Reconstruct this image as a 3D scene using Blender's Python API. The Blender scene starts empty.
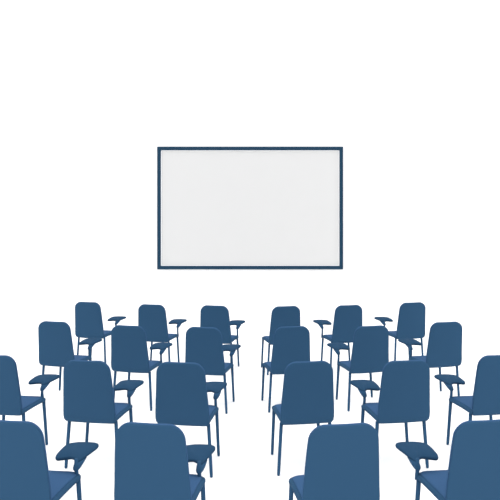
import bpy, bmesh, math
from mathutils import Vector, Matrix
C = bpy.context.scene.collection
R = math.radians
FPX, CAMH, YAW = 594.0, 2.03, 10.0

# ------------------------------------------------------------------ materials
def mat(name, rgb, var=0.03, scale=60, rough=0.9, spec=0.05, bump=0.0):
    m = bpy.data.materials.new(name); m.use_nodes = True
    nt = m.node_tree; b = nt.nodes['Principled BSDF']
    b.inputs['Roughness'].default_value = rough
    b.inputs['Specular IOR Level'].default_value = spec
    tc = nt.nodes.new('ShaderNodeTexCoord'); no = nt.nodes.new('ShaderNodeTexNoise')
    no.inputs['Scale'].default_value = scale
    nt.links.new(tc.outputs['Object'], no.inputs['Vector'])
    ra = nt.nodes.new('ShaderNodeValToRGB')
    ra.color_ramp.elements[0].color = [c*(1-var) for c in rgb] + [1]
    ra.color_ramp.elements[1].color = [min(1, c*(1+var)) for c in rgb] + [1]
    nt.links.new(no.outputs['Fac'], ra.inputs['Fac'])
    nt.links.new(ra.outputs['Color'], b.inputs['Base Color'])
    if bump:
        bp = nt.nodes.new('ShaderNodeBump'); bp.inputs['Strength'].default_value = bump
        nt.links.new(no.outputs['Fac'], bp.inputs['Height']); nt.links.new(bp.outputs['Normal'], b.inputs['Normal'])
    return m
def lin(r, g, b, k=1.0):
    f = lambda c: ((c/255+.055)/1.055)**2.4 if c > 10 else c/255/12.92
    return [f(c)*k for c in (r, g, b)]
M_SHELL = mat('blue_seat_shell', lin(53, 89, 122, .645), var=.012)
M_PAD = mat('light_blue_upholstery', lin(67, 104, 147, .585), var=.012)
M_LEG = mat('blue_painted_steel', lin(52, 88, 122, .72), scale=30)
M_TAB = mat('blue_writing_tablet', lin(51, 89, 124, .50), scale=30)
M_FRAME = mat('navy_screen_frame', lin(43, 73, 97, .65), scale=10)
M_PANEL = mat('light_grey_screen_cloth', lin(238, 238, 238, .66), var=.003, scale=5)
M_MARGIN = mat('white_screen_margin', (.93, .93, .93), var=.003, scale=5)
M_WALL = mat('white_painted_wall', (.93, .93, .93), var=.004, scale=3)
M_FLOOR = mat('white_floor_paint', (.96, .96, .96), var=.004, scale=3)

# ------------------------------------------------------------------ helpers
def obj(name, bm, m, parent=None, smooth=True):
    bmesh.ops.recalc_face_normals(bm, faces=bm.faces[:])
    me = bpy.data.meshes.new(name); bm.to_mesh(me); bm.free()
    if smooth:
        for p in me.polygons: p.use_smooth = True
    me.materials.append(m)
    o = bpy.data.objects.new(name, me); C.objects.link(o); o.parent = parent
    return o
def loft(bm, rings, cap=True):
    vs = [[bm.verts.new(p) for p in r] for r in rings]
    n = len(vs[0])
    for a, b in zip(vs, vs[1:]):
        for i in range(n):
            bm.faces.new((a[i], a[(i+1) % n], b[(i+1) % n], b[i]))
    if cap:
        bm.faces.new(vs[0]); bm.faces.new(vs[-1])
def flat_ring(c, ux, un, hw, ht, curve=0.0, n=40):
    """flattened, round-edged section: half width hw along ux, half thickness ht along un"""
    out = []
    for i in range(n):
        a = 2*math.pi*i/n
        ca, sa = math.cos(a), math.sin(a)
        s = math.copysign(abs(ca)**.35, ca); t = math.copysign(abs(sa)**.6, sa)
        s = max(-1, min(1, s))
        out.append(Vector(c) + ux*(hw*s) + un*(ht*t*1.0 + curve*s*s))
    return out
def tube(bm, pts, rads, n=14):
    pts = [Vector(p) for p in pts]; rings = []
    for i, p in enumerate(pts):
        d = (pts[min(i+1, len(pts)-1)] - pts[max(i-1, 0)]).normalized()
        u = d.cross(Vector((0, 1, 0.01))).normalized() if abs(d.y) < .9 else d.cross(Vector((1, 0, 0))).normalized()
        v = d.cross(u)
        rings.append([p + (u*math.cos(2*math.pi*k/n) + v*math.sin(2*math.pi*k/n))*rads[i] for k in range(n)])
    loft(bm, rings)
def smooth_loop(pts, k=6):
    out = []; n = len(pts)
    for i in range(n):
        p0, p1, p2, p3 = (Vector(pts[(i+j-1) % n]) for j in range(4))
        for q in range(k):
            t = q/k
            out.append(.5*((2*p1)+(p2-p0)*t+(2*p0-5*p1+4*p2-p3)*t*t+(3*p1-p0-3*p2+p3)*t**3))
    return out
def box(bm, x0, x1, y0, y1, z0, z1):
    v = [bm.verts.new((x, y, z)) for z in (z0, z1) for (x, y) in ((x0, y0), (x1, y0), (x1, y1), (x0, y1))]
    for f in ((3, 2, 1, 0), (4, 5, 6, 7), (0, 1, 5, 4), (1, 2, 6, 5), (2, 3, 7, 6), (3, 0, 4, 7)):
        bm.faces.new([v[i] for i in f])

# ------------------------------------------------------------------ the chair
# local frame: origin on the floor under the rear of the seat, +y = the way the sitter faces
ZT, RC = 0.935, 0.085                       # top of the backrest, corner radius
def back_profile():
    """(y, z, half width) up the shell, from where it rolls under the seat to its top edge"""
    base = [(.050, .418, .188), (.026, .420, .198), (.006, .429, .206), (-.005, .446, .215), (-.010, .470, .2185),
            (-.015, .510, .219), (-.022, .570, .2155), (-.032, .640, .2105), (-.043, .720, .2055), (-.053, .790, .201)]
    w0 = lambda z: .201 - (z-.79)*.08
    for k in range(0, 11):
        a = math.pi/2*k/10
        z = ZT-RC + RC*math.sin(a)
        w = w0(z) - RC*(1-math.cos(a))
        base.append((-.053-(z-.79)*.15, z, w))
    return [(y, z, w*1.015) for y, z, w in base]
def back_loft(i0, off, hts, dw):
    bm = bmesh.new(); pr = back_profile(); rings = []
    n = len(pr)
    for i, (y, z, w) in enumerate(pr):
        if i < i0: continue
        a = pr[max(i-1, 0)]; b = pr[min(i+1, n-1)]
        d = Vector((0, b[0]-a[0], b[1]-a[1])).normalized()
        nn = Vector((0, d.z, -d.y))          # towards the sitter
        ht = hts * (1 if i < n-3 else (.92, .8, .5)[i-(n-3)]) * (.55 if i == i0 else 1)
        cv = .007*min(1, max(0, (z-.43)/.12))
        rings.append(flat_ring(Vector((0, y, z)) + nn*off, Vector((1, 0, 0)), nn, w+dw, ht, cv))
    loft(bm, rings); return bm
def backrest_bm(): return back_loft(0, -.006, .0065, 0)
def back_pad_bm(): return back_loft(4, .011, .011, 0)
def seat_loft(D, w0, r, y0, zc, hts, wrear):
    bm = bmesh.new(); rings = []
    ys = [y0, y0+.012, .08, .14, .2, .26, .32, .37] + [D-r+r*math.sin(math.pi/2*k/9) for k in range(0, 10)]
    for i, y in enumerate(ys):
        w = w0
        if y > D-r: w -= r*(1-math.sqrt(max(0, 1-((y-(D-r))/r)**2)))
        if i == 0: w = wrear
        z = zc + (.006*math.sin(y/D*math.pi)) - .014*max(0, (y-.36)/.12)**2
        ht = hts
        if i >= len(ys)-3: ht *= (.92, .78, .5)[i-(len(ys)-3)]
        if i == 0: ht *= .7
        rings.append(flat_ring((0, y, z), Vector((1, 0, 0)), Vector((0, 0, 1)), w, ht, .004))
    loft(bm, rings); return bm
def seat_bm(): return seat_loft(.484, .211, .08, .022, .426, .025, .204)
def seat_pad_bm(): return seat_loft(.466, .190, .07, .022, .446, .011, .184)
def leg_bm(sx, front, aisle):
    """the legs on the side away from the aisle stand a little further out"""
    bm = bmesh.new()
    if front: a, b = (Vector((.188, .430, .420)), Vector((.197, .472, 0))) if aisle else (Vector((.196, .420, .420)), Vector((.242, .465, 0)))
    else:     a, b = (Vector((.201, .060, .418)), Vector((.232, .030, 0))) if aisle else (Vector((.204, .060, .418)), Vector((.244, .075, 0)))
    a.x *= sx; b.x *= sx
    ks = (0, .15, .5, .9, .985, 1)
    tube(bm, [a.lerp(b, k) for k in ks], [.0148, .0148, .0142, .0134, .0118, .008])
    return bm
# outline of the writing tablet for a tablet on the sitter's right (x > 0)
TAB = [(.010, .610), (.070, .650), (.145, .661), (.215, .657), (.246, .630), (.236, .570), (.218, .500), (.202, .430),
       (.178, .412), (.160, .440), (.120, .458), (.060, .440), (.022, .436), (.002, .490)]
tz = lambda y: .574 + (y-.42)*.12            # the tablet slopes up a little away from the sitter
def tablet_bm(s):
    bm = bmesh.new(); lp = smooth_loop([(.2+(x-.2)*.93, y, 0) for x, y in TAB])
    c = sum(lp, Vector())/len(lp); rings = []
    for z, k in ((-.011, -.007), (-.007, -.0015), (0, 0), (.007, -.0015), (.011, -.006)):
        ring = []
        for p in lp:
            q = p + (p-c).normalized()*k
            ring.append(Vector((s*q.x, q.y, tz(q.y)+z)))
        rings.append(ring)
    loft(bm, rings); return bm
def bracket_bm(s):
    bm = bmesh.new(); rings = []
    for z, cx, cy, rx, ry in ((.522, .182, .412, .012, .012), (.528, .182, .413, .018, .018), (.538, .184, .420, .024, .026),
                              (.556, .188, .440, .028, .042), (.574, .190, .468, .030, .060)):
        rings.append([Vector((s*(cx+rx*math.cos(a)), cy+ry*math.sin(a), z)) for a in [2*math.pi*k/20 for k in range(20)]])
    loft(bm, rings); return bm
def post_bm(s):
    bm = bmesh.new()
    tube(bm, [(s*.184, .418, .415), (s*.184, .418, .44), (s*.182, .414, .49), (s*.182, .414, .550)], [.014, .013, .012, .012])
    return bm
def make_chair(side, aisle):
    """side = +1 / -1: which side the writing tablet is on, 0: none"""
    t = bpy.data.objects.new('lecture_chair', None); C.objects.link(t); t.empty_display_size = .2
    st = obj('seat', seat_bm(), M_SHELL, t)
    pd = obj('cushion', seat_pad_bm(), M_PAD, st); pd['label'] = 'lighter blue seat cushion'
    bk = obj('backrest', backrest_bm(), M_SHELL, t)
    pd = obj('upholstery', back_pad_bm(), M_PAD, bk); pd['label'] = 'lighter blue lining on the front of the backrest'
    for sx in (-1, 1):
        for fr in (0, 1): obj('leg', leg_bm(sx, fr, sx == aisle), M_LEG, t)
    if side:
        w = obj('writing_tablet', tablet_bm(side), M_TAB, t)
        obj('bracket', bracket_bm(side), M_LEG, w)
        obj('post', post_bm(side), M_LEG, w)
    return t
def copy_tree(o, parent=None):
    kids = list(o.children)
    c = o.copy(); C.objects.link(c); c.parent = parent
    for k in kids: copy_tree(k, c)
    return c

# positions (x, y, yaw in degrees), in metres from the camera's foot point
SEATS = [
    ('L1i', -0.544, 3.332, -8),
    ('L1m', -1.338, 3.375, -8),
    ('L2i', -0.544, 4.784, -9),
    ('L2m', -1.308, 4.847, -9),
    ('L2o', -2.145, 5.052, -9),
    ('L3i', -0.485, 6.409, -13),
    ('L3m', -1.312, 6.513, -13),
    ('L3o', -2.205, 6.782, -13),
    ('L4i', -0.468, 8.116, -14),
    ('L4m', -1.338, 8.224, -14),
    ('L4o', -2.292, 8.490, -14),
    ('R1i', 0.507, 3.320, 8),
    ('R1m', 1.322, 3.384, 8),
    ('R2i', 0.464, 4.817, 9),
    ('R2m', 1.253, 4.849, 9),
    ('R2o', 2.094, 5.052, 9),
    ('R3i', 0.440, 6.454, 13),
    ('R3m', 1.306, 6.494, 13),
    ('R3o', 2.201, 6.752, 13),
    ('R4i', 0.472, 8.055, 14),
    ('R4m', 1.334, 8.159, 14),
    ('R4o', 2.282, 8.437, 14),
]
ROW = {1: 'row nearest the viewer', 2: 'second row from the viewer', 3: 'third row from the viewer', 4: 'row nearest the screen'}
COL = {'i': 'right beside the aisle', 'm': 'second from the aisle', 'o': 'third from the aisle'}
protos = {}
TSHIFT = {'L1i': -.012, 'R1m': -.022, 'R2o': -.008, 'L3m': .012, 'R3m': -.014, 'L4m': .018, 'R4m': -.022, 'L4o': .02, 'R4o': -.015, 'L4i': .012}
for key, x, y, yaw in SEATS:
    s, row, colk = key[0], int(key[1]), key[2]
    kind = 1 if s == 'L' else (0 if colk == 'i' else -1)
    if kind not in protos: o = protos[kind] = make_chair(kind, kind or -1)
    else: o = copy_tree(protos[kind])
    o.location = (x, y, 0); o.rotation_euler = (0, 0, R(yaw))
    for ch in o.children:                      # the tablets are set at slightly different heights
        if ch.name.startswith('writing_tablet'):
            ch.location = (TSHIFT.get(key, 0), 0, {1: -.045, 2: -.008, 3: .010, 4: .022}[row])
            for g in ch.children:
                if g.name.startswith('post'): g.location = (0, 0, -ch.location.z)   # the post stays rooted in the seat
    o['category'] = 'chair'
    o['group'] = 'blue lecture chairs in rows facing the screen'
    half = 'left' if s == 'L' else 'right'
    what = 'blue chair without tablet' if kind == 0 else 'blue tablet-arm chair'
    where = {'i': 'at the aisle', 'm': 'second from the aisle', 'o': 'third from the aisle'}[colk]
    o['label'] = f'{what} in the {half} block, {ROW[row]}, {where}'

# ------------------------------------------------------------------ screen on the wall
WY = 12.0
k = WY/FPX
wx = lambda px: (px-250)*k
wz = lambda py: CAMH-(py-225)*k
def frame_bm(x0, x1, z0, z1, t, ya, yb):
    bm = bmesh.new()
    def ring(x0, x1, z0, z1, y): return [bm.verts.new(p) for p in ((x0, y, z0), (x1, y, z0), (x1, y, z1), (x0, y, z1))]
    of, inf = ring(x0, x1, z0, z1, ya), ring(x0+t, x1-t, z0+t, z1-t, ya)
    ob, inb = ring(x0, x1, z0, z1, yb), ring(x0+t, x1-t, z0+t, z1-t, yb)
    for i in range(4):
        j = (i+1) % 4
        bm.faces.new((of[i], of[j], inf[j], inf[i])); bm.faces.new((ob[i], inb[i], inb[j], ob[j]))
        bm.faces.new((of[i], ob[i], ob[j], of[j])); bm.faces.new((inf[i], inf[j], inb[j], inb[i]))
    return bm
sx0, sx1, sz0, sz1 = wx(157.6), wx(342.7), wz(269.2), wz(147.0)
scr = bpy.data.objects.new('projection_screen', None); C.objects.link(scr)
scr.location = ((sx0+sx1)/2, WY, sz0)
scr['label'] = 'large blank light grey projection screen with thin navy frame on the wall'
scr['category'] = 'projection screen'
T = 3.5*k
def onscr(o): o.location = -Vector(scr.location); return o
onscr(obj('frame', frame_bm(sx0, sx1, sz0, sz1, T, WY-.05, WY-.003), M_FRAME, scr, False))
onscr(obj('margin', frame_bm(sx0+T, sx1-T, sz0+T, sz1-T, 0.8*k, WY-.030, WY-.004), M_MARGIN, scr, False))
bm = bmesh.new(); e = T+0.8*k
box(bm, sx0+e, sx1-e, WY-.028, WY-.005, sz0+e, sz1-e)
onscr(obj('screen_surface', bm, M_PANEL, scr, False))

# ------------------------------------------------------------------ room
bm = bmesh.new(); box(bm, -14, 14, -6, WY+.2, -.1, 0)
f = obj('floor', bm, M_FLOOR, smooth=False); f['kind'] = 'structure'
bm = bmesh.new(); box(bm, -14, 14, WY, WY+.2, 0, 9)
w = obj('wall_back', bm, M_WALL, smooth=False); w['kind'] = 'structure'

# ------------------------------------------------------------------ light
wd = bpy.data.worlds.new('soft_white_daylight'); bpy.context.scene.world = wd; wd.use_nodes = True
bg = wd.node_tree.nodes['Background']; bg.inputs['Color'].default_value = (1, 1, 1, 1); bg.inputs['Strength'].default_value = 1.36
sl = bpy.data.lights.new('overhead_daylight', 'SUN'); sl.energy = 1.75; sl.angle = R(120)
so = bpy.data.objects.new('overhead_daylight', sl); C.objects.link(so); so.location = (0, 4, 8)

# ------------------------------------------------------------------ camera
cam = bpy.data.cameras.new('camera'); co = bpy.data.objects.new('camera', cam); C.objects.link(co)
cam.sensor_width = 36; cam.lens = FPX/500*36; cam.shift_y = -25/500
co.location = (0, 0, CAMH); co.rotation_euler = (R(90), 0, 0)
S = bpy.context.scene
S.camera = co
S.view_settings.view_transform = 'Standard'; S.view_settings.look = 'None'
S.view_settings.exposure = 0.0; S.view_settings.gamma = 1.0; S.view_settings.use_curve_mapping = False
S.cycles.max_bounces = 8; S.cycles.diffuse_bounces = 6
